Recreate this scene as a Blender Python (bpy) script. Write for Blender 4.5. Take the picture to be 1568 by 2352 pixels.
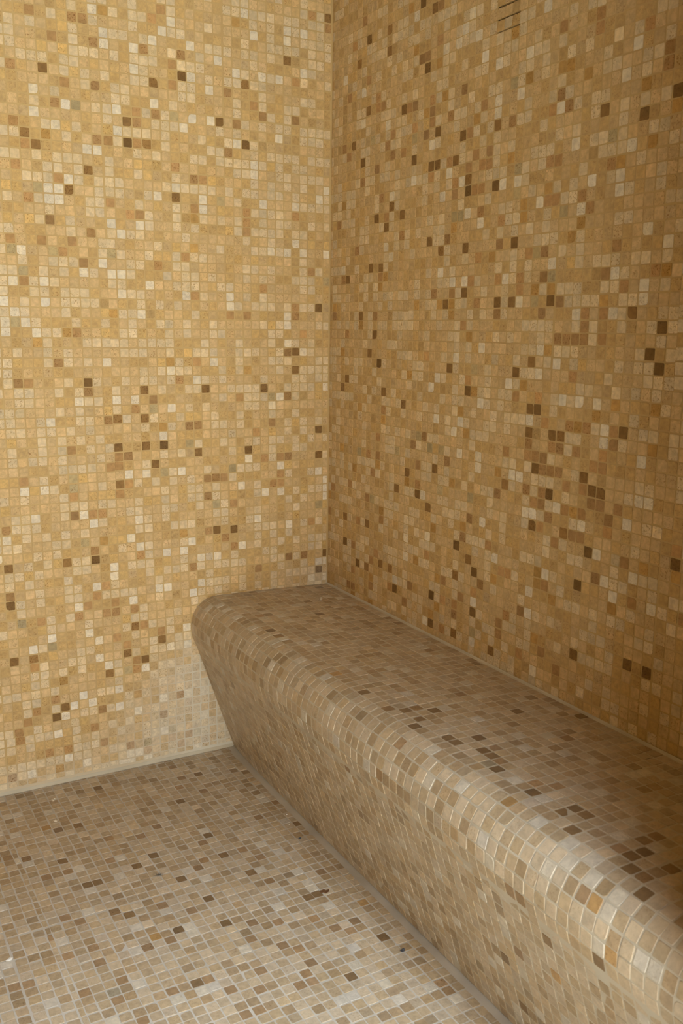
import bpy, math, random, zlib
import numpy as np
from mathutils import Vector, Euler

for o in list(bpy.data.objects): bpy.data.objects.remove(o)
SC = bpy.context.scene
COL = SC.collection
P = 0.023                 # one mosaic tile with its joint, in metres
FZ = -19.09               # floor level in tile units; the bench top sits near 0
rng = np.random.default_rng(11)
random.seed(5)

# ------------------------------------------------------------------ camera
cam_d = bpy.data.cameras.new('camera'); cam = bpy.data.objects.new('camera', cam_d); COL.objects.link(cam)
cam.location = (-54.8195*P, -101.0935*P, (31.3356-FZ)*P)
cam.rotation_mode = 'XYZ'
cam.rotation_euler = (math.radians(78.72807), math.radians(-0.68651), math.radians(-29.14339))
cam_d.sensor_fit = 'HORIZONTAL'; cam_d.sensor_width = 24.0
cam_d.lens = 2227.76*24.0/1568.0
cam_d.clip_start = 0.02; cam_d.clip_end = 60
cam_d.dof.use_dof = True; cam_d.dof.focus_distance = 2.35; cam_d.dof.aperture_fstop = 9.0
SC.camera = cam

# ------------------------------------------------------------------ view and light
vs = SC.view_settings
SC.display_settings.display_device = 'sRGB'
vs.view_transform = 'Standard'; vs.look = 'None'; vs.gamma = 1.0; vs.use_curve_mapping = False
vs.exposure = -0.05
SC.cycles.max_bounces = 10; SC.cycles.diffuse_bounces = 8
SC.cycles.use_denoising = True
SC.cycles.sample_clamp_indirect = 8.0

world = bpy.data.worlds.new('sky'); SC.world = world; world.use_nodes = True
wn = world.node_tree; wn.nodes.clear()
wo = wn.nodes.new('ShaderNodeOutputWorld'); wb = wn.nodes.new('ShaderNodeBackground')
tc = wn.nodes.new('ShaderNodeTexCoord'); sp = wn.nodes.new('ShaderNodeSeparateXYZ'); wr = wn.nodes.new('ShaderNodeValToRGB')
wn.links.new(tc.outputs['Generated'], sp.inputs[0]); wn.links.new(sp.outputs['Z'], wr.inputs[0])
wn.links.new(wr.outputs[0], wb.inputs[0]); wn.links.new(wb.outputs[0], wo.inputs[0])
e = wr.color_ramp.elements
e[0].position = 0.0; e[0].color = (1.0, 0.92, 0.80, 1)
e[1].position = 1.0; e[1].color = (5.1, 5.9, 6.8, 1)
k = e.new(0.30); k.color = (1.0, 0.92, 0.80, 1)
for pz, c in ((0.47, (0.58, 0.68, 0.80)), (0.60, (1.15, 1.38, 1.65)), (0.72, (1.3, 1.56, 1.87)), (0.80, (5.1, 5.9, 6.8))):
    k = e.new(pz); k.color = (*c, 1)
wb.inputs[1].default_value = WORLD_STRENGTH = 8.7

RX = -0.45; DY = -1.72                                          # unseen return wall at the bench end, added to shade the right wall
YB = -3.1; H_ROOM = 2.36; X_SIDE = -2.2; DX0, DX1, DZ1 = -1.65, -0.50, 2.0        # the doorway to the garden in the wall behind the camera
pl = bpy.data.lights.new('daylight_portal', 'AREA'); pl.shape = 'RECTANGLE'; pl.size = DX1-DX0; pl.size_y = DZ1
pl.cycles.is_portal = True
po = bpy.data.objects.new('daylight_portal', pl); COL.objects.link(po)
po.location = ((DX0+DX1)/2, YB-0.13, DZ1/2); po.rotation_euler = (math.radians(90), 0, 0)

SX0, SX1, YS = -0.98, -0.28, -2.35                  # ceiling opening added to bring cool light onto the near floor and bench nose
pl = bpy.data.lights.new('added_sky_portal', 'AREA'); pl.shape = 'RECTANGLE'; pl.size = SX1-SX0; pl.size_y = YS-YB
pl.cycles.is_portal = True
po = bpy.data.objects.new('added_sky_portal', pl); COL.objects.link(po)
po.location = ((SX0+SX1)/2, (YS+YB)/2, H_ROOM+0.11)

# ------------------------------------------------------------------ materials
def nodes(m):
    m.use_nodes = True
    nt = m.node_tree; b = nt.nodes['Principled BSDF']
    return nt, b

def tile_material(name, rough=0.6, mottle=0.15, bump=0.25, spec=0.10):
    m = bpy.data.materials.new(name); nt, b = nodes(m); N = nt.nodes; L = nt.links
    ca = N.new('ShaderNodeAttribute'); ca.attribute_name = 'stone_color'
    oa = N.new('ShaderNodeAttribute'); oa.attribute_name = 'stone_offset'
    ge = N.new('ShaderNodeNewGeometry')
    ad = N.new('ShaderNodeVectorMath'); ad.operation = 'ADD'
    L.new(ge.outputs['Position'], ad.inputs[0]); L.new(oa.outputs['Vector'], ad.inputs[1])
    n1 = N.new('ShaderNodeTexNoise'); n1.inputs['Scale'].default_value = 110; n1.inputs['Detail'].default_value = 4
    L.new(ad.outputs[0], n1.inputs['Vector'])
    n2 = N.new('ShaderNodeTexNoise'); n2.inputs['Scale'].default_value = 330; n2.inputs['Detail'].default_value = 3
    n2.inputs['Distortion'].default_value = 0.6
    L.new(ad.outputs[0], n2.inputs['Vector'])
    n3 = N.new('ShaderNodeTexNoise'); n3.inputs['Scale'].default_value = 1100; n3.inputs['Detail'].default_value = 2
    L.new(ad.outputs[0], n3.inputs['Vector'])
    # soft clouds inside a stone
    mr = N.new('ShaderNodeMapRange'); mr.inputs[1].default_value = 0.3; mr.inputs[2].default_value = 0.7
    mr.inputs[3].default_value = 1-mottle; mr.inputs[4].default_value = 1+mottle
    L.new(n1.outputs[0], mr.inputs[0])
    mr3 = N.new('ShaderNodeMapRange'); mr3.inputs[1].default_value = 0.3; mr3.inputs[2].default_value = 0.7
    mr3.inputs[3].default_value = 0.93; mr3.inputs[4].default_value = 1.07
    L.new(n3.outputs[0], mr3.inputs[0])
    mm = N.new('ShaderNodeMath'); mm.operation = 'MULTIPLY'; L.new(mr.outputs[0], mm.inputs[0]); L.new(mr3.outputs[0], mm.inputs[1])
    sc = N.new('ShaderNodeVectorMath'); sc.operation = 'SCALE'
    L.new(ca.outputs['Color'], sc.inputs[0]); L.new(mm.outputs[0], sc.inputs['Scale'])
    # travertine pits; alpha of the stone colour says how pitted a stone is
    th = N.new('ShaderNodeMapRange'); th.inputs[1].default_value = 0.57; th.inputs[2].default_value = 0.66
    L.new(n2.outputs[0], th.inputs[0])
    pm = N.new('ShaderNodeMath'); pm.operation = 'MULTIPLY'; L.new(th.outputs[0], pm.inputs[0]); L.new(ca.outputs['Alpha'], pm.inputs[1])
    mx = N.new('ShaderNodeMix'); mx.data_type = 'RGBA'
    L.new(pm.outputs[0], mx.inputs[0]); L.new(sc.outputs[0], mx.inputs[6])
    dk = N.new('ShaderNodeVectorMath'); dk.operation = 'MULTIPLY'; dk.inputs[1].default_value = (0.58, 0.47, 0.34)
    L.new(ca.outputs['Color'], dk.inputs[0]); L.new(dk.outputs[0], mx.inputs[7])
    L.new(mx.outputs[2], b.inputs['Base Color'])
    bp = N.new('ShaderNodeBump'); bp.inputs['Strength'].default_value = bump; bp.inputs['Distance'].default_value = 0.0006
    iv = N.new('ShaderNodeMath'); iv.operation = 'SUBTRACT'; L.new(n1.outputs[0], iv.inputs[0]); L.new(pm.outputs[0], iv.inputs[1])
    L.new(iv.outputs[0], bp.inputs['Height']); L.new(bp.outputs[0], b.inputs['Normal'])
    b.inputs['Roughness'].default_value = rough
    b.inputs['Specular IOR Level'].default_value = spec
    return m

def grout_material(name, c0, c1, rough=0.8, bloom=False):
    m = bpy.data.materials.new(name); nt, b = nodes(m); N = nt.nodes; L = nt.links
    ge = N.new('ShaderNodeNewGeometry'); n1 = N.new('ShaderNodeTexNoise'); n1.inputs['Scale'].default_value = 9; n1.inputs['Detail'].default_value = 5
    n2 = N.new('ShaderNodeTexNoise'); n2.inputs['Scale'].default_value = 500
    L.new(ge.outputs['Position'], n1.inputs['Vector']); L.new(ge.outputs['Position'], n2.inputs['Vector'])
    mr = N.new('ShaderNodeMapRange'); mr.inputs[1].default_value = 0.35; mr.inputs[2].default_value = 0.65; L.new(n1.outputs[0], mr.inputs[0])
    mx = N.new('ShaderNodeMix'); mx.data_type = 'RGBA'; L.new(mr.outputs[0], mx.inputs[0])
    mx.inputs[6].default_value = (*c0, 1); mx.inputs[7].default_value = (*c1, 1); L.new(mx.outputs[2], b.inputs['Base Color'])
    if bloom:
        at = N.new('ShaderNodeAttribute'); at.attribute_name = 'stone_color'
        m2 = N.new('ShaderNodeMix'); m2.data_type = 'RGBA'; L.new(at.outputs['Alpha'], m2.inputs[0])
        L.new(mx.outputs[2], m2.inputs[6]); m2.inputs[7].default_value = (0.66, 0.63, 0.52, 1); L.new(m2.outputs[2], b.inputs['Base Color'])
    bp = N.new('ShaderNodeBump'); bp.inputs['Strength'].default_value = 0.3; bp.inputs['Distance'].default_value = 0.0005
    L.new(n2.outputs[0], bp.inputs['Height']); L.new(bp.outputs[0], b.inputs['Normal'])
    b.inputs['Roughness'].default_value = rough
    return m

def plain_material(name, c, rough=0.7, noise=60, amt=0.15):
    return grout_material(name, tuple(x*(1-amt) for x in c), tuple(min(1, x*(1+amt)) for x in c), rough)

M_TILE = tile_material('wall_travertine')
M_TILE_F = tile_material('floor_travertine', rough=0.46, mottle=0.14, spec=0.25)
M_TILE_B = tile_material('bench_travertine', rough=0.36, mottle=0.13, spec=0.35)
M_GROUT_W = grout_material('wall_grout', (0.49, 0.34, 0.145), (0.55, 0.39, 0.17))
M_GROUT_L = grout_material('bloomed_lit_grout', (0.49, 0.34, 0.145), (0.55, 0.39, 0.17), bloom=True)  # joints blend to pale for limescale and painted cool light
M_GROUT_F = grout_material('floor_grout', (0.50, 0.46, 0.38), (0.60, 0.56, 0.48))
M_GROUT_B = grout_material('bench_grout', (0.50, 0.445, 0.335), (0.58, 0.525, 0.41), 0.5)
M_BEAD = grout_material('pale_joint', (0.50, 0.45, 0.33), (0.58, 0.53, 0.40))
M_CEIL = plain_material('dark_ceiling', (0.10, 0.06, 0.02))
M_PLASTER = plain_material('ochre_plaster', (0.19, 0.115, 0.034))
M_GROUND = plain_material('terrace_stone', (0.72, 0.62, 0.46))
M_DARK = plain_material('vent_cavity', (0.03, 0.022, 0.015), 0.9)

# ------------------------------------------------------------------ stone colours
PAL = {
 'W': ((0.75, 0.675, 0.52), 0.05, 0.40), 'C': ((0.67, 0.545, 0.34), 0.06, 0.60), 'B': ((0.605, 0.44, 0.225), 0.06, 0.50),
 'T': ((0.54, 0.372, 0.16), 0.06, 0.45), 'R': ((0.43, 0.262, 0.11), 0.12, 0.60), 'D': ((0.25, 0.145, 0.052), 0.16, 0.65),
 'O': ((0.49, 0.30, 0.10), 0.09, 0.55), 'Y': ((0.61, 0.42, 0.17), 0.07, 0.65), 'G': ((0.455, 0.36, 0.19), 0.08, 0.60),
 # floor and bench stones are a shade paler and rosier
 'w': ((0.60, 0.54, 0.43), 0.05, 0.3), 'c': ((0.53, 0.43, 0.295), 0.06, 0.35), 'b': ((0.465, 0.36, 0.225), 0.07, 0.35), 't': ((0.395, 0.29, 0.17), 0.08, 0.4),
 'r': ((0.345, 0.23, 0.125), 0.10, 0.45), 'd': ((0.245, 0.158, 0.078), 0.12, 0.5), 'o': ((0.44, 0.275, 0.115), 0.08, 0.4), 'g': ((0.34, 0.29, 0.20), 0.08, 0.4),
}
MARKS = {
 'L': {
  'D': '0,3 0,63 1,1 1,15 1,18 1,32 4,25 4,27 5,58 8,23 10,16 10,49 10,55 12,7 13,51 14,7 15,23 16,16 17,55 18,43 20,17 20,54 21,-5 21,15 21,48 22,17 22,20 22,23 23,-7 23,48 23,50 24,-3 25,-6 25,13 25,17 25,20 27,-8 27,45 28,5 28,24 29,43 31,5 31,54 32,-11 32,47 33,-12 33,48 35,-5 37,-5 37,1 37,5',
  'R': '0,62 2,7 2,36 2,63 3,3 3,29 4,31 4,32 4,42 4,52 4,56 5,3 5,15 5,22 5,27 6,12 6,13 6,15 7,12 7,19 8,15 8,34 8,52 9,2 9,18 9,53 10,31 10,40 10,41 10,42 11,22 11,51 12,5 12,10 12,31 12,48 12,54 13,6 13,13 14,13 15,7 15,11 15,13 15,45 16,-18 16,19 16,26 16,33 16,42 16,45 17,3 17,19 17,37 17,57 18,-17 18,-13 18,24 18,46 18,54 18,56 19,-18 19,-12 19,61 20,-17 20,36 20,51 20,60 21,-14 21,-4 21,22 21,57 22,41 22,48 22,50 22,51 23,-18 23,-3 23,5 23,21 23,41 24,-8 24,-7 24,-1 24,13 24,16 25,-17 25,-5 25,12 25,15 25,16 25,42 25,48 26,-4 26,-1 26,0 26,15 26,20 26,48 26,53 26,57 27,-1 27,2 27,10 27,39 27,59 28,-16 28,-12 28,1 28,6 28,10 28,23 28,36 28,59 29,-14 29,0 29,29 29,38 29,53 30,-1 30,10 30,12 30,17 30,37 30,44 30,51 30,57 31,26 31,40 32,-16 32,38 32,59 33,-10 33,42 33,47 34,-16 34,-1 34,24 34,34 34,45 34,49 34,54 35,-11 35,-6 35,14 35,24 35,38 36,-12 37,-14 37,-13 37,2 37,9 38,-18',
  'O': '10,25 11,61 16,38 16,41 18,7 19,26 20,19 24,-11 25,31 25,60 27,7 30,29 31,48 32,-8 33,-18 33,28',
  'G': '0,35 1,9 7,22 12,14 13,43 14,10 17,-17 17,17 18,51 20,-16 20,14 21,21 23,-17 25,-8 25,37 28,51 29,7 30,13 30,14 31,37 32,43 33,-4 34,35 35,30 35,37 36,-1',
  'Y': '1,22 1,23 2,2 3,17 3,26 9,37 16,20 17,47 18,12 20,4 20,46 22,11 22,29 22,46 25,-2 25,7 26,7 26,29 28,48 28,54 29,14 29,49 29,56 29,59 31,-7 31,56 33,-5 34,13 35,40 35,43 36,-8 36,18 37,11 37,14',
  'W': '0,2 0,12 0,23 0,38 0,45 2,0 3,27 3,38 3,57 4,-6 5,7 5,30 5,31 5,38 5,60 5,61 6,14 6,22 6,56 7,21 7,38 8,43 9,8 9,46 9,47 11,5 11,12 11,49 12,32 13,57 14,26 14,51 14,54 15,42 15,43 16,-15 16,-12 16,1 16,51 16,55 16,58 17,-19 17,6 17,33 17,50 18,-6 18,-4 18,5 18,14 18,44 18,60 19,21 20,-6 20,5 21,-16 21,-12 21,1 21,34 22,14 22,40 22,55 22,57 23,-19 23,-8 23,9 23,22 24,-13 24,0 24,7 24,14 24,33 24,35 24,39 24,49 25,-18 25,35 25,40 25,57 25,58 26,-19 26,-12 26,-10 26,3 26,4 26,26 26,36 26,47 26,60 27,-7 27,47 28,-4 28,2 28,9 28,35 29,-11 29,10 29,22 29,44 29,51 30,-10 30,0 30,42 30,43 30,49 31,-11 31,42 31,43 32,-17 32,-12 32,20 32,32 32,34 32,50 32,52 33,-14 33,-3 33,13 33,29 34,10 34,30 35,13 35,34 36,-18 36,29 36,32 37,8'},
 'R': {
  'D': '4,5 4,8 4,24 4,35 5,49 6,57 7,3 7,31 7,47 8,52 8,59 9,8 9,27 9,36 10,29 10,41 11,26 11,36 12,4 12,23 12,40 12,57 12,59 13,42 14,4 15,2 15,13 15,41 15,51 17,15 17,46 18,60 19,13 19,54 20,38 20,45 20,59 21,12 21,45 21,48 22,0 22,3 22,16 22,37 23,32 24,26 24,45 25,47 26,0 26,6 26,9 26,33 26,37 26,42 26,43 27,24 28,8 29,3 29,7 30,42 30,47 31,32 32,0 33,16 33,32 33,37 34,26 36,21 36,23 36,27 37,13 37,18 37,23 38,32 39,16 39,21 40,21 41,13 43,3 43,9 43,18 43,46 44,12 44,17 45,17 45,20 47,22 47,31 47,45 49,4 49,28 50,27 50,30 50,46 51,4 53,13',
  'R': '3,23 3,35 4,29 4,48 5,12 5,59 6,0 6,2 6,5 8,55 9,16 10,1 10,4 10,14 10,31 10,46 10,52 10,53 11,5 11,18 11,35 11,52 12,21 12,41 13,47 13,49 15,47 16,51 17,1 17,49 17,51 18,3 18,18 18,55 19,14 19,16 19,55 20,19 20,44 20,50 20,51 21,59 23,45 24,0 24,3 24,5 24,17 24,42 24,43 25,51 26,2 26,3 26,30 26,47 27,4 27,10 27,25 27,42 27,45 28,32 28,36 28,42 28,44 29,44 29,45 30,6 31,10 31,31 31,34 31,39 32,47 33,2 33,3 33,8 34,4 34,8 34,24 35,36 36,5 36,16 36,19 36,20 37,15 37,19 37,24 37,34 37,40 37,43 37,47 38,13 38,15 38,16 38,18 38,19 38,22 38,40 38,43 38,48 39,2 39,8 39,14 39,18 39,20 39,29 39,32 39,47 40,12 40,15 40,18 40,20 40,29 41,15 41,17 41,22 41,26 41,29 42,13 42,20 42,29 42,30 42,31 42,52 43,13 43,15 43,17 43,22 44,16 44,19 44,29 44,31 44,34 44,42 45,16 45,19 45,20 46,14 46,15 46,21 46,33 47,16 48,12 49,34 49,49',
  'O': '7,21 11,34 12,10 12,20 17,25 17,56 19,50 22,10 22,32 24,39 27,11 27,48 30,36 32,17 34,50 35,25 36,33 38,3 38,8 38,33 39,50 40,7 41,38 42,15 42,22 44,23 45,42 46,24 50,21 53,12',
  'Y': '18,36 19,49 34,11 40,35 41,46 42,27 48,14',
  'G': '7,16 9,49 10,11 15,17 17,48 19,19 21,18 23,14 23,18 24,40 25,40 28,14 28,26 29,1 32,50 33,41 33,43 36,32 36,36 38,34 39,39 44,44',
  'W': '3,36 3,56 7,51 7,54 12,38 12,50 13,37 13,43 15,3 17,6 17,8 17,44 17,59 20,13 20,47 21,0 21,9 21,24 22,21 22,25 22,35 22,42 22,55 23,44 24,34 24,55 25,20 25,27 25,43 25,56 26,18 26,21 26,34 26,40 26,57 27,55 28,39 28,53 29,0 29,4 29,17 29,18 29,23 29,28 30,12 30,48 30,49 30,52 31,42 32,9 32,34 33,25 33,42 33,49 34,17 34,32 34,52 35,17 36,14 36,22 36,40 36,55 37,5 37,7 37,14 37,26 37,28 38,0 38,35 38,47 39,9 39,27 40,15 40,24 40,44 41,31 41,39 42,24 42,41 43,14 44,24 45,12 45,21 45,22 45,31 45,34 45,40 45,41 45,48 46,10 46,43 46,50 47,9 48,15 48,32 48,33 48,37 49,11 49,17 49,20 50,17 50,36 51,9'},
 'F': {
  'D': '17,16 18,21 19,21 19,26 20,10 20,27 22,38 23,20 23,31 24,3 24,40 25,19 26,24 27,28 27,32 31,10 31,18 31,22 32,26 33,43 35,5 35,32 36,32 38,40 40,20',
  'O': '17,9 21,31 39,35',
  'R': '9,32 10,32 12,13 13,27 14,14 14,30 14,35 15,18 15,25 16,26 16,30 16,32 16,37 17,18 17,35 17,40 18,10 20,32 20,38 21,18 22,14 22,32 23,27 23,38 24,40 24,43 25,15 25,29 25,43 26,41 27,14 27,39 28,23 28,35 29,22 29,33 29,42 30,19 30,37 30,41 30,42 31,34 31,38 31,40 32,7 33,2 33,5 33,22 33,28 34,9 34,24 34,35 35,37 36,38 37,17 37,37 38,29 39,47 39,48 40,15 41,50',
  'G': '16,36',
  'W': '18,36 23,28 24,31 27,23 33,30 35,22 36,24 38,47 39,49'},
 'B': {
  'D': '0,45 4,42 5,6 6,11 10,39 10,45 10,62 11,38 11,47 11,48 11,57 11,58 11,63 11,65 12,38 12,40 12,44 12,45 12,50 12,54 12,57 12,63 13,14 13,16 13,33 13,37 13,41 13,59 13,64 13,65 14,66 19,58 19,65 21,60 27,54 31,55',
  'R': '4,48 6,37 9,62 10,47 10,54 11,49 11,53 12,9 12,62 15,42 16,63 18,41 19,57 20,35 25,56',
  'G': '12,49',
  'O': '13,28 14,54 16,64 18,66 24,60',
  'W': '14,57 15,50 15,61 15,63 15,65 16,60'}}

def marks_for(s):
    d = {}
    for c, txt in MARKS[s].items():
        for t in txt.split():
            a, b = t.split(','); d[(int(a), int(b))] = c
    return d

# ------------------------------------------------------------------ mosaic builder
def new_mesh_object(name, verts, loops, sizes, mats, mat_idx, parent=None, colors=None, offs=None):
    me = bpy.data.meshes.new(name)
    nv, nl, nf = len(verts), len(loops), len(sizes)
    me.vertices.add(nv); me.vertices.foreach_set('co', np.asarray(verts, np.float32).ravel())
    me.loops.add(nl); me.loops.foreach_set('vertex_index', np.asarray(loops, np.int32))
    me.polygons.add(nf)
    st = np.concatenate([[0], np.cumsum(sizes)[:-1]]).astype(np.int32)
    me.polygons.foreach_set('loop_start', st); me.polygons.foreach_set('loop_total', np.asarray(sizes, np.int32))
    me.polygons.foreach_set('material_index', np.asarray(mat_idx, np.int32))
    for m in mats: me.materials.append(m)
    if colors is not None:
        a = me.attributes.new('stone_color', 'FLOAT_COLOR', 'POINT'); a.data.foreach_set('color', np.asarray(colors, np.float32).ravel())
        a = me.attributes.new('stone_offset', 'FLOAT_VECTOR', 'POINT'); a.data.foreach_set('vector', np.asarray(offs, np.float32).ravel())
    me.polygons.foreach_set('use_smooth', np.zeros(nf, bool))
    me.update(calc_edges=True); me.validate()
    o = bpy.data.objects.new(name, me); COL.objects.link(o)
    if parent: o.parent = parent
    return o

def W(p):                       # tile units -> metres
    p = np.asarray(p, float).copy(); p[..., 2] -= FZ
    return p*P

def tile_arrays(cells, mapper, gap, marks, mix, jit=0.022, drop=-0.07, tilt=0.008, bev=0.013):
    """cells: list of (i, j, a0, a1, b0, b1) in surface units -> vertices, loops, sizes, colours, offsets."""
    C = np.array([c[2:6] for c in cells], float); n = len(C)
    g = gap/2
    a0, a1, b0, b1 = C[:, 0]+g, C[:, 1]-g, C[:, 2]+g, C[:, 3]-g
    cor = np.stack([np.stack([a0, b0], 1), np.stack([a1, b0], 1), np.stack([a1, b1], 1), np.stack([a0, b1], 1)], 1)
    cor += rng.normal(0, jit*0.55, cor.shape) + rng.normal(0, jit*0.7, (n, 1, 2))
    rad = rng.uniform(0.04, 0.10, (n, 4)); chip = rng.random((n, 4)) < 0.035; rad[chip] = rng.uniform(0.18, 0.32, chip.sum())
    size = np.minimum(C[:, 1]-C[:, 0], C[:, 3]-C[:, 2]); rad *= np.clip(size, 0.2, 1)[:, None]
    out = np.zeros((n, 12, 2))
    for k in range(4):
        c = cor[:, k]; pv = cor[:, (k-1) % 4]-c; nx = cor[:, (k+1) % 4]-c
        pv /= np.linalg.norm(pv, axis=1)[:, None]; nx /= np.linalg.norm(nx, axis=1)[:, None]; r = rad[:, k:k+1]
        out[:, 3*k] = c+pv*r; out[:, 3*k+1] = c+(pv+nx)*r*0.3; out[:, 3*k+2] = c+nx*r
    ctr = out.mean(1, keepdims=True)
    tl = rng.normal(0, tilt, (n, 1, 2)); hgt = rng.normal(0, tilt*0.6, (n, 1)) + ((out-ctr)*tl).sum(2)
    inn = ctr+(out-ctr)*(1-2*bev/np.clip(size, 0.2, 2))[:, None, None]
    r0 = mapper(out[..., 0], out[..., 1], np.full(out.shape[:2], drop))
    r1 = mapper(out[..., 0], out[..., 1], hgt-bev*0.9)
    r2 = mapper(inn[..., 0], inn[..., 1], hgt)
    V = np.stack([r0, r1, r2], 1).reshape(n*36, 3)
    base = (np.arange(n)*36)[:, None, None]
    i = np.arange(12); j = (i+1) % 12
    q = np.concatenate([np.stack([i, j, j+12, i+12], 1), np.stack([i+12, j+12, j+24, i+24], 1)])     # 24 quads
    quads = (base+q[None]).reshape(-1); ng = (np.arange(n)[:, None]*36+24+i[None]).reshape(-1)
    loops = np.concatenate([quads, ng]); sizes = np.concatenate([np.full(n*24, 4), np.full(n, 12)])
    keys, pr = zip(*mix); pr = np.array(pr)/sum(pr)
    col = np.zeros((n, 4)); rnd = rng.choice(len(keys), n, p=pr)
    for t in range(n):
        kk = marks.get((cells[t][0], cells[t][1])) or keys[rnd[t]]
        c, s, pit = PAL[kk]
        f = np.array(c)*(1+rng.normal(0, s))
        f *= 1+rng.normal(0, 0.02)*np.array([-0.3, 0.2, 1.5])
        col[t, :3] = np.clip(f, 0.02, 0.9); col[t, 3] = float(np.clip(pit*rng.uniform(0, 2.0), 0, 1))**1.3
    off = rng.uniform(-3, 3, (n, 3))
    return V, loops, sizes, np.repeat(col, 36, 0), np.repeat(off, 36, 0)

def join_parts(parts):
    """parts: list of (V, loops, sizes, mat, col, off)"""
    V, Lp, S, Mi, Cc, Oo = [], [], [], [], [], []; k = 0
    for v, l, s, m, c, o in parts:
        V.append(v); Lp.append(np.asarray(l)+k); S.append(s); Mi.append(np.full(len(s), m)); k += len(v)
        Cc.append(c if c is not None else np.tile([0.5, 0.4, 0.3, 0], (len(v), 1))); Oo.append(o if o is not None else np.zeros((len(v), 3)))
    return [np.concatenate(x) for x in (V, Lp, S, Mi, Cc, Oo)]

def prism(poly, lift):
    """closed solid between a polygon and the same polygon moved by lift (both in metres)"""
    a = np.asarray(poly, float); n = len(a); v = np.concatenate([a, a+np.asarray(lift)])
    l = list(range(n))[::-1]+list(range(n, 2*n)); s = [n, n]
    for i in range(n):
        j = (i+1) % n; l += [i, j, j+n, i+n]; s.append(4)
    return v, np.array(l), np.array(s)

def box_arr(x0, x1, y0, y1, z0, z1):
    return prism([(x0, y0, z0), (x1, y0, z0), (x1, y1, z0), (x0, y1, z0)], (0, 0, z1-z0))

def fix_normals(o):
    import bmesh
    bm = bmesh.new(); bm.from_mesh(o.data); bmesh.ops.recalc_face_normals(bm, faces=bm.faces); bm.to_mesh(o.data); bm.free()

def structure(o): o['kind'] = 'structure'; return o

def tag(o, label, cat, group=None):
    o['label'] = label; o['category'] = cat
    if group: o['group'] = group
    return o

REC = -0.026                                       # joint depth below the stone faces
u0, w0, wv, aL, aR, bL, bR = 0.0728, 0.3771, 0.0948, 0.0031, 0.0090, 0.0055, -0.0046

# the sheets the mosaic came in: each block of 13 x 13 stones sits a hair out of line
def sheet_shift(i, j, seed):
    r = np.random.default_rng(zlib.crc32(f'{i//13},{j//13},{seed}'.encode()))
    return r.normal(0, 0.035, 2)

def lattice(ai, bi, a_of, b_of, alim, blim, seed, skip=lambda i, j: False):
    cells = []
    for i in ai:
        for j in bi:
            if skip(i, j): continue
            s = sheet_shift(i, j, seed)
            a0, a1, b0, b1 = a_of(i)+s[0], a_of(i+1)+s[0], b_of(j)+s[1], b_of(j+1)+s[1]
            al = alim(b0) if callable(alim) else alim
            bl = blim(a0) if callable(blim) else blim
            a0, a1 = max(a0, al[0]), min(a1, al[1]); b0, b1 = max(b0, bl[0]), min(b1, bl[1])
            if a1-a0 < 0.22 or b1-b0 < 0.22: continue
            cells.append((i, j, a0, a1, b0, b1))
    return cells

# ------------------------------------------------------------------ left wall (faces the doorway)
def left_map(u, v, h):
    return W(np.stack([-(u-u0+bL*(v-30)), -h, v+aL*u], -1))
ZT = int(H_ROOM/P+FZ)-1
cells = lattice(range(0, 66), range(-20, 76), lambda i: i, lambda j: j,
                lambda v: (u0-bL*(v-30)+0.13, 200), lambda u: (-18.55-aL*u, ZT), 'L',
                skip=lambda i, j: (i < 11 and j < -2))
def film_light(u, v):
    '''limescale bloom with cool light painted in, on the left wall: beside the bench end, along the foot and above the bench corner'''
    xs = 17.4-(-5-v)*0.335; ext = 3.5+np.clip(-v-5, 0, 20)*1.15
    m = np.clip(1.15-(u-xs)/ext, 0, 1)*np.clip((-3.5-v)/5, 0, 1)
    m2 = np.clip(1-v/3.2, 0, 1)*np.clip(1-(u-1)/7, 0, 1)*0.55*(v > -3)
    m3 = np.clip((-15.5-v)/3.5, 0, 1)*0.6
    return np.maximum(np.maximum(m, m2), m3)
PALE = np.array([0.66, 0.62, 0.50])  # tone of the limescale and of the cool light painted beside the bench
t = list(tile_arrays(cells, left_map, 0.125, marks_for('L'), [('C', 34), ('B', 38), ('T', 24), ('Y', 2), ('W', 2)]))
fm = np.repeat(np.array([film_light((c[2]+c[3])/2, (c[4]+c[5])/2)*rng.uniform(0.3, 0.8) for c in cells]), 36)[:, None]
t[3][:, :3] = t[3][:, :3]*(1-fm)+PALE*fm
gu, gv = np.meshgrid(np.arange(0.3, 46.3, 1.0), np.arange(-19.15, 8, 1.0), indexing='ij')
GV = left_map(gu, gv, np.full(gu.shape, REC+0.004)).reshape(-1, 3); nu, nw = gu.shape
gl = np.array([[i*nw+j, i*nw+j+1, (i+1)*nw+j+1, (i+1)*nw+j] for i in range(nu-1) for j in range(nw-1)])
gc = np.concatenate([np.zeros((nu*nw, 3)), film_light(gu, gv).reshape(-1, 1)], 1)
bk = box_arr(X_SIDE-0.1, 0.1, -REC*P, 0.1, -0.02, H_ROOM)
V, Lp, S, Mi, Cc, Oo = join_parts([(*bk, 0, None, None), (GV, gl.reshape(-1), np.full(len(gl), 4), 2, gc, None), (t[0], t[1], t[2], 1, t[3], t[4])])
o = structure(new_mesh_object('wall_left', V, Lp, S, [M_GROUT_W, M_TILE, M_GROUT_L], Mi, None, Cc, Oo)); fix_normals(o)

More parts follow.
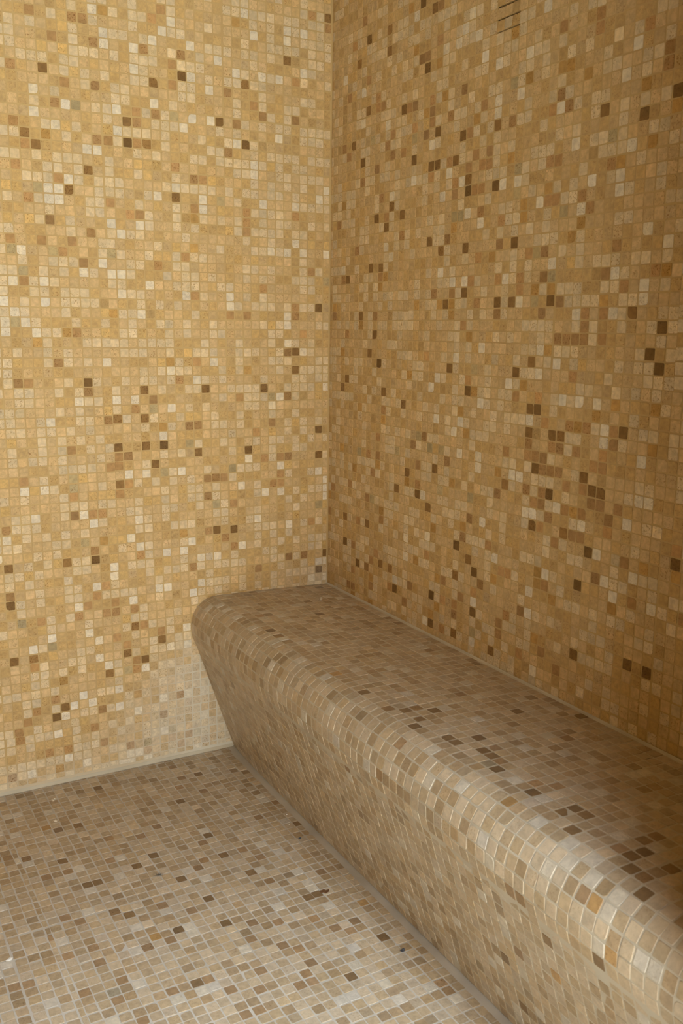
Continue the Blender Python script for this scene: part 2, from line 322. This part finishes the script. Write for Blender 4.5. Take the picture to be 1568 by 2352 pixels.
# ------------------------------------------------------------------ right wall (the bench runs along it)
def right_map(w, v, h):
    return W(np.stack([-h, -(w-w0+bR*(v-30)), v+wv+aR*w], -1))
VW0, VW1, VV0, VV1 = 30, 33, 55, 61                  # stones that belong to the vent
cells = lattice(range(0, 76), range(-1, 76), lambda i: i, lambda j: j,
                lambda v: (w0-bR*(v-30)+0.05, 74.6), lambda w: (-0.55-wv-aR*w+0.1, ZT), 'R',
                skip=lambda i, j: (VW0 <= i < VW1 and VV0 <= j < VV1))
t = tile_arrays(cells, right_map, 0.105, marks_for('R'), [('C', 30), ('B', 40), ('T', 26), ('O', 2), ('R', 2)])
pos = lambda w, v: right_map(np.array(w, float), np.array(v, float), np.array(0.0))
vy0, vz0 = pos(VW1, VV0)[1], pos(VW0, VV0)[2]; vy1, vz1 = pos(VW0, VV1)[1], pos(VW1, VV1)[2]
xs = -REC*P; parts = []
for b in ((DY, vy0, 0, H_ROOM), (vy1, 0.0, 0, H_ROOM), (vy0, vy1, 0, vz0), (vy0, vy1, vz1, H_ROOM)):
    parts.append((*box_arr(xs, 0.1, b[0], b[1], b[2], b[3]), 0, None, None))
V, Lp, S, Mi, Cc, Oo = join_parts(parts+[(t[0], t[1], t[2], 1, t[3], t[4])])
o = structure(new_mesh_object('wall_right', V, Lp, S, [M_GROUT_W, M_TILE], Mi, None, Cc, Oo)); fix_normals(o)

# ------------------------------------------------------------------ floor
XL = [-17.47-.985*k for k in range(-8, 24)]; XL += [XL[-1]-.5-k for k in range(0, 56)]
XL = sorted(XL); YL = sorted([-9.53-.998*n for n in range(-10, 70)])
nY = len(YL)
def floor_map(a, b, h): return W(np.stack([a, b, FZ+h], -1))
YLd = sorted(YL, reverse=True)                      # rows are numbered from the left wall outwards
cells = []
for i in range(len(XL)-1):
    for j in range(len(YLd)-1):
        s = sheet_shift(i, j, 'F')*1.6
        a0, a1, b0, b1 = XL[i]+s[0], XL[i+1]+s[0], YLd[j+1]+s[1], YLd[j]+s[1]
        lim = -13.75+0.45*math.exp(b0/5)
        a1 = min(a1, lim); b1 = min(b1, -0.30); b0 = max(b0, -74.6)
        if a1-a0 < 0.22 or b1-b0 < 0.22 or a0*P < X_SIDE: continue
        cells.append((i-42, j, a0, a1, b0, b1))
t = tile_arrays(cells, floor_map, 0.115, {k: c.lower() for k, c in marks_for('F').items()}, [('w', 3), ('c', 34), ('b', 44), ('t', 19)], jit=0.03, tilt=0.010, bev=0.018)
fb = box_arr(X_SIDE-0.1, 0.1, YB-0.12, 0.1, -0.12, REC*P)
V, Lp, S, Mi, Cc, Oo = join_parts([(*fb, 0, None, None), (t[0], t[1], t[2], 1, t[3], t[4])])
o = structure(new_mesh_object('floor', V, Lp, S, [M_GROUT_F, M_TILE_F], Mi, None, Cc, Oo)); fix_normals(o)

# ------------------------------------------------------------------ rest of the room and the terrace outside
def simple(name, arrs, m):
    V, Lp, S, Mi, Cc, Oo = join_parts([(*a, 0, None, None) for a in arrs])
    o = new_mesh_object(name, V, Lp, S, [m], Mi); fix_normals(o); return o
structure(simple('ceiling', [box_arr(X_SIDE-0.1, 0.1, YS, 0.1, H_ROOM, H_ROOM+0.1), box_arr(X_SIDE-0.1, SX0, YB-0.12, YS, H_ROOM, H_ROOM+0.1),
                               box_arr(SX1, 0.1, YB-0.12, YS, H_ROOM, H_ROOM+0.1), box_arr(SX0, SX1, YB-0.12, YB, H_ROOM, H_ROOM+0.1)], M_CEIL))
structure(simple('wall_side', [box_arr(X_SIDE-0.1, X_SIDE, YB-0.12, -REC*P, -0.02, H_ROOM)], M_PLASTER))
rx, r0, r1 = RX/P, DY/P, (DY-0.12)/P
faces_ = [(lambda a, b, h: W(np.stack([a, r1-h, b], -1)), range(int(rx)-1, 0), (rx+0.05, 0)),
          (lambda a, b, h: W(np.stack([a, r0+h, b], -1)), range(int(rx)-1, 0), (rx+0.05, 0)),
          (lambda a, b, h: W(np.stack([rx-h, a, b], -1)), range(int(r1)-1, int(r0)+1), (r1+0.05, r0-0.05))]
parts = [(*box_arr(RX-REC*P, 0.1, DY-0.12-REC*P, DY+REC*P, -0.001, H_ROOM), 0, None, None)]
for q, (mp, ai, al) in enumerate(faces_):
    cs = lattice(ai, range(-20, ZT), lambda i: i, lambda j: j, al, (FZ+0.4 if q != 1 else 0.0, ZT), 'Q%d' % q)
    t = tile_arrays(cs, mp, 0.115, {}, [('C', 32), ('B', 38), ('T', 24), ('R', 4), ('W', 2)])
    parts.append((t[0], t[1], t[2], 1, t[3], t[4]))
V, Lp, S, Mi, Cc, Oo = join_parts(parts)
o = structure(new_mesh_object('wall_shade_stub', V, Lp, S, [M_GROUT_W, M_TILE], Mi, None, Cc, Oo)); fix_normals(o)  # out-of-view stub, put in to keep daylight off the right wall
structure(simple('wall_back', [box_arr(X_SIDE, DX0, YB-0.12, YB, -0.001, H_ROOM), box_arr(DX1, 0.1, YB-0.12, YB, -0.001, H_ROOM),
                               box_arr(DX0, DX1, YB-0.12, YB, DZ1, H_ROOM), box_arr(0.0, 0.1, YB, DY-0.12, -0.001, H_ROOM)], M_PLASTER))
structure(simple('ground', [box_arr(-9, 8, -14, YB-0.12, -0.14, -0.02)], M_GROUND))
# pale joint along the foot of the left wall
a = 0.34*P
structure(simple('trim_1', [prism([(X_SIDE, -0.002*0, REC*P), (X_SIDE, -0.16*P, REC*P), (X_SIDE, -0.03*P, 0.24*P), (X_SIDE, 0.02*P, 0.3*P)], (-X_SIDE-12.75*P, 0, 0))], M_BEAD))

# ------------------------------------------------------------------ bench
PF = np.array([[0.0, -0.5], [-8.9, -0.2], [-10.1617, -0.1779], [-11.4813, -0.1544], [-12.6852, -0.1337], [-13.6, -0.12], [-13.8523, -0.1206], [-14.1062, -0.12], [-14.357, -0.1219], [-14.6, -0.13], [-14.8344, -0.1401], [-15.0625, -0.1519], [-15.2844, -0.1752], [-15.5, -0.22], [-15.7105, -0.2906], [-15.9156, -0.3813], [-16.1129, -0.4862], [-16.3, -0.6], [-16.4777, -0.7209], [-16.6469, -0.8519], [-16.8051, -0.9945], [-16.95, -1.15], [-17.0805, -1.3199], [-17.1981, -1.5031], [-17.3041, -1.6973], [-17.4, -1.9], [-17.4876, -2.1145], [-17.5656, -2.3406], [-17.6309, -2.5715], [-17.68, -2.8], [-17.7106, -3.0273], [-17.725, -3.2562], [-17.7269, -3.482], [-17.72, -3.7], [-17.7013, -3.907], [-17.67, -4.1062], [-17.6338, -4.3023], [-17.6, -4.5], [-17.38, -5.15], [-13.1, -19.09]])
SL = [0.3207, 1.3657, 2.4107, 3.4557, 4.5007, 5.5457, 6.5907, 7.6357, 8.6807, 9.7257, 10.7707, 11.8157, 12.8607, 13.9057, 14.9872, 16.0686, 17.15, 18.2314, 19.3128, 20.3943, 21.4757, 22.4478, 23.42, 24.3921, 25.3643, 26.3364, 27.3086, 28.2807, 29.2529, 30.225, 31.1972, 32.1693, 33.1415, 34.1136, 35.0858, 36.0579]
BY = [-40.9-.998*n for n in range(-41, 44)]
SS = np.concatenate([[0], np.cumsum(np.linalg.norm(np.diff(PF, axis=0), axis=1))])
seg = np.diff(PF, axis=0); nr = np.stack([seg[:, 1], -seg[:, 0]], 1); nr /= np.linalg.norm(nr, axis=1)[:, None]
nv_ = np.zeros_like(PF); nv_[:-1] += nr; nv_[1:] += nr; nv_ /= np.linalg.norm(nv_, axis=1)[:, None]
IC = 38                                           # profile point of the crease under the nose
nv_[IC] = nr[IC-1]; nr_front = nr[-1]
def foot_pull(y, z): return 0.45*np.exp(np.minimum(y, 0)/5)*np.clip((-5.15-z)/14, 0, 1)
def bench_map(s, y, h):
    x = np.interp(s, SS, PF[:, 0]); z = np.interp(s, SS, PF[:, 1])
    nx = np.interp(s, SS, nv_[:, 0]); nz = np.interp(s, SS, nv_[:, 1])
    fr = s > SS[IC]+1e-6
    nx = np.where(fr, nr[-1, 0], nx); nz = np.where(fr, nr[-1, 1], nz)
    h = np.where(fr, np.asarray(h)-0.045, h); sgn = -1.0
    x2 = x+sgn*-nx*h; z2 = z+sgn*-nz*h
    return W(np.stack([x2+foot_pull(y, z2), y, z2], -1))
Y_END = DY/P+0.02
def bench_cells(i0, i1):
    cells = []
    for i in range(i0, i1):
        for j in range(len(BY)-1):
            sh = sheet_shift(0, j, 'B'+str(i//6))
            b0, b1 = BY[j+1]+sh[1], BY[j]+sh[1]
            b1 = min(b1, -0.12); b0 = max(b0, Y_END+0.1)
            if b1-b0 < 0.22: continue
            cells.append((i, j, SL[i], SL[i+1], b0, b1))
    return cells
iC = min(range(len(SL)), key=lambda i: abs(SL[i]-SS[IC]))
bench = bpy.data.objects.new('bench', None); COL.objects.link(bench)
bench.location = (-0.2, -0.8, 0.0); bench.empty_display_size = 0.1
tag(bench, 'long built-in mosaic bench with rounded nose and undercut front along the right wall', 'bench')
bench['label'] = 'long built-in mosaic bench with rounded nose along the right wall'
def bench_part(name, i0, i1, k0, k1, close):
    t = tile_arrays(bench_cells(i0, i1), bench_map, 0.125, {k: c.lower() for k, c in marks_for('B').items()}, [('w', 6), ('c', 38), ('b', 42), ('t', 14)], jit=0.025, tilt=0.014, bev=0.02)
    ys = np.array([-0.0, -1, -2, -4, -7, -11, -16, -30, Y_END])
    sv = np.array([SS[k0]]+[s for s in SL[i0:i1+1] if SS[k0]+0.05 < s < SS[k1]-0.05]+[SS[k1]])
    grid = np.stack([bench_map(sv, np.full(len(sv), y), np.full(len(sv), REC)) for y in ys])
    ex = [np.array([W(np.array([cx, y, cz])) for cx, cz in close]) for y in ys]
    ring = np.concatenate([grid, np.array(ex)], 1); m = ring.shape[1]; V0 = ring.reshape(-1, 3); l = []; s = []
    for r in range(len(ys)-1):
        for c in range(m):
            d = (c+1) % m; l += [r*m+c, r*m+d, (r+1)*m+d, (r+1)*m+c]; s.append(4)
    l += list(range(m)); s.append(m); l += [(len(ys)-1)*m+c for c in range(m)][::-1]; s.append(m)
    V, Lp, S, Mi, Cc, Oo = join_parts([(V0, np.array(l), np.array(s), 0, None, None), (t[0], t[1], t[2], 1, t[3], t[4])])
    o = new_mesh_object(name, V, Lp, S, [M_GROUT_B, M_TILE_B], Mi, None, Cc, Oo); fix_normals(o)
    o.parent = bench; o.matrix_parent_inverse = Vector((0, 0, 0)) and o.matrix_parent_inverse
    o.location = -Vector(bench.location)
    return o
xg = -0.06
bench_part('seat', 0, iC, 0, IC, [(xg, PF[IC, 1]), (xg, PF[0, 1])])
bench_part('front_panel', iC, len(SL)-1, IC, len(PF)-1, [(xg, FZ-REC*0), (xg, PF[IC, 1])])
def bench_bit(name, arrs, m):
    o = simple(name, arrs, m); o.parent = bench; o.location = -Vector(bench.location); return o
z0 = W(np.array([0, 0, -0.5]))[2]
bench_bit('wall_joint', [prism([(xg*P, 0, z0-0.06*P), (-0.34*P, 0, z0-0.04*P), (-0.14*P, 0, z0+0.06*P), (xg*P, 0, z0+0.16*P)], (0, DY, 0))], M_GROUT_B)

# ------------------------------------------------------------------ vent in the right wall
vent = bpy.data.objects.new('wall_vent', None); COL.objects.link(vent)
tag(vent, 'small mosaic-faced louvre vent with dark slits high in the shaded right wall', 'vent')
vent.location = (0, (vy0+vy1)/2, vz0)
def under(o, root): o.parent = root; o.location = -Vector(root.location); return o
g = 0.0004
under(simple('housing', [box_arr(0.055, 0.06, vy0+g, vy1-g, vz0+g, vz1-g), box_arr(0.003, 0.055, vy0+g, vy0+2*g, vz0+g, vz1-g), box_arr(0.003, 0.055, vy1-2*g, vy1-g, vz0+g, vz1-g),
                         box_arr(0.003, 0.055, vy0+g, vy1-g, vz0+g, vz0+2*g), box_arr(0.003, 0.055, vy0+g, vy1-g, vz1-2*g, vz1-g)], M_DARK), vent)
for j in range(VV0, VV1):
    def slat_map(w, v, h, j=j):
        f = (j+1-v)                                   # 0 at the top edge, 1 at the bottom edge
        return right_map(w, v, h+0.0+0.11*f)
    cs = [(900+i, j, i+0.02*(i == VW0), i+1-0.02*(i == VW1-1), j+0.09, j+1.0-0.02) for i in range(VW0, VW1)]
    t = tile_arrays(cs, slat_map, 0.07, {}, [('B', 60), ('T', 30), ('C', 10)], jit=0.012)
    q = [slat_map(np.array(w), np.array(v), np.array(h)) for w, v, h in
         ((VW0+.05, j+.07, -.05), (VW1-.05, j+.07, -.05), (VW1-.05, j+.96, -.05), (VW0+.05, j+.96, -.05))]
    bkk = prism(q, (0.006, 0, 0))
    V, Lp, S, Mi, Cc, Oo = join_parts([(*bkk, 0, None, None), (t[0], t[1], t[2], 1, t[3], t[4])])
    o = new_mesh_object('slat', V, Lp, S, [M_GROUT_W, M_TILE], Mi, None, Cc, Oo); fix_normals(o)
    under(o, vent)

# ------------------------------------------------------------------ litter on the floor and the bench
M_FLAKE = plain_material('dry_paint', (0.66, 0.60, 0.47), 0.6)
M_CHIP = plain_material('white_plaster', (0.74, 0.71, 0.63), 0.7)
M_PEB = plain_material('slate_pebble', (0.05, 0.055, 0.065), 0.4)
M_LEAF = plain_material('rust_leaf', (0.16, 0.075, 0.03), 0.6)
M_LINT = plain_material('grey_lint', (0.12, 0.105, 0.08), 0.95)
def rock(name, x, y, z, sx, sy, sz, m, seed, rot=0.0, sub=2, rough=0.25):
    import bmesh
    r = random.Random(seed); bm = bmesh.new(); bmesh.ops.create_icosphere(bm, subdivisions=sub, radius=1)
    ph = [r.uniform(0, 6) for _ in range(6)]
    for v in bm.verts:
        d = 1+rough*(math.sin(3*v.co.x+ph[0])*math.cos(4*v.co.y+ph[1])+0.6*math.sin(5*v.co.z+ph[2]+3*v.co.x))
        v.co = Vector((v.co.x*d*sx, v.co.y*d*sy, max(v.co.z*d, -0.75)*sz))
    zmin = min(v.co.z for v in bm.verts)
    me = bpy.data.meshes.new(name)
    for v in bm.verts: v.co.z -= zmin
    bm.to_mesh(me); bm.free(); me.materials.append(m)
    o = bpy.data.objects.new(name, me); COL.objects.link(o); o.location = (x*P, y*P, (z-FZ)*P); o.rotation_euler = (0, 0, rot); return o
def curl(name, x, y, z, pts, width, thick, m, rot):
    """thin curled sheet: a bent strip with real thickness; pts are (along, up) in metres"""
    import bmesh
    bm = bmesh.new(); pr = []
    n = len(pts)
    for i, (a, b) in enumerate(pts):
        wd = width*(0.55+0.45*math.sin(math.pi*(i+0.6)/(n+0.2)))
        jag = 0.12*width*((i*7) % 3-1)
        pr.append([bm.verts.new((a, -wd/2+jag, b)), bm.verts.new((a, wd/2+jag, b)), bm.verts.new((a, wd/2+jag, b+thick)), bm.verts.new((a, -wd/2+jag, b+thick))])
    for p, q in zip(pr, pr[1:]):
        for i in range(4): bm.faces.new((p[i], p[(i+1) % 4], q[(i+1) % 4], q[i]))
    bm.faces.new(pr[0]); bm.faces.new(pr[-1][::-1]); bmesh.ops.recalc_face_normals(bm, faces=bm.faces)
    me = bpy.data.meshes.new(name); bm.to_mesh(me); bm.free(); me.materials.append(m)
    o = bpy.data.objects.new(name, me); COL.objects.link(o); o.location = (x*P, y*P, (z-FZ)*P); o.rotation_euler = (0, 0, rot); return o
def bench_z(x): return float(np.interp(-x, -PF[:8, 0], PF[:8, 1]))
F0 = FZ+0.006
tag(curl('paint_flake', -4.5, -6.6, bench_z(-4.5)+0.004, [(-.006, .0034), (-.004, .0010), (-.001, .0), (.002, .0006), (.0045, .003), (.0055, .0065)], .0075, .0006, M_FLAKE, 0.35),
    'curled cream paint flake lying on the bench top near the corner', 'flake')
tag(rock('plaster_chip', -43.9, -28.45, F0, .0062, .0032, .0022, M_CHIP, 3, 0.25), 'flat white plaster chip at the left edge of the floor', 'chip')
tag(rock('plaster_crumb', -34.7, -3.7, F0, .0062, .0040, .0022, M_FLAKE, 8, 0.5, 3, 0.45), 'jagged cream crumb on the floor close to the foot of the left wall', 'crumb')
tag(rock('plaster_crumb', -35.6, -8.25, F0, .0030, .0040, .0024, M_FLAKE, 9, 0.9, 2, 0.4), 'small cream crumb farther out on the floor from the left wall', 'crumb')
tag(rock('pebble', -15.65, -42.3, F0, .0052, .0040, .0028, M_PEB, 4, 0.3), 'blue-black pebble on the pale floor beside the bench foot', 'pebble')
tag(rock('pebble', -15.2, -22.85, F0, .0030, .0024, .0018, M_PEB, 6, 0.1), 'tiny dark pebble farther back on the floor near the bench', 'pebble')
tag(rock('grit', -14.95, -19.9, F0, .0012, .0012, .0010, M_CHIP, 12), 'tiny white speck sitting on a brown floor tile by the bench', 'speck')
tag(rock('plaster_chip', -14.3, -18.0, F0, .0022, .0018, .0016, M_CHIP, 14, 0.7), 'small white chip on the floor nearest the bench corner', 'chip')
tag(curl('leaf_scrap', -17.3, -31.95, F0, [(-.009, .0012), (-.006, .0), (-.002, .0009), (.002, .0003), (.006, .0011), (.009, .0021)], .0105, .0006, M_LEAF, -0.5),
    'dark rust-brown scrap of dead leaf on the floor', 'leaf')
import bmesh
bm = bmesh.new(); r = random.Random(2)
for k in range(46):
    a = r.uniform(0, 2*math.pi); d = r.uniform(.0, .006); l = r.uniform(.004, .009); a2 = r.uniform(0, 2*math.pi); cv = r.uniform(-1.5, 1.5); up = r.uniform(.0, .0022)
    px, py = d*math.cos(a)*1.2, d*math.sin(a)*0.8; prev = None
    for s in range(5):
        f = s/4; ang = a2+cv*f; x = px+l*f*math.cos(ang); y = py+l*f*math.sin(ang); z = .0002+up*math.sin(math.pi*f); w = .00010
        q = [bm.verts.new((x-w*math.sin(ang), y+w*math.cos(ang), z)), bm.verts.new((x+w*math.sin(ang), y-w*math.cos(ang), z)), bm.verts.new((x, y, z+2*w))]
        if prev:
            for i in range(3): bm.faces.new((prev[i], prev[(i+1) % 3], q[(i+1) % 3], q[i]))
        prev = q
me = bpy.data.meshes.new('lint_tuft'); bm.to_mesh(me); bm.free(); me.materials.append(M_LINT)
o = bpy.data.objects.new('lint_tuft', me); COL.objects.link(o); o.location = (-29.5*P, -22.45*P, (F0-FZ)*P)
tag(o, 'fuzzy dark grey tuft of lint in the middle of the floor', 'lint')
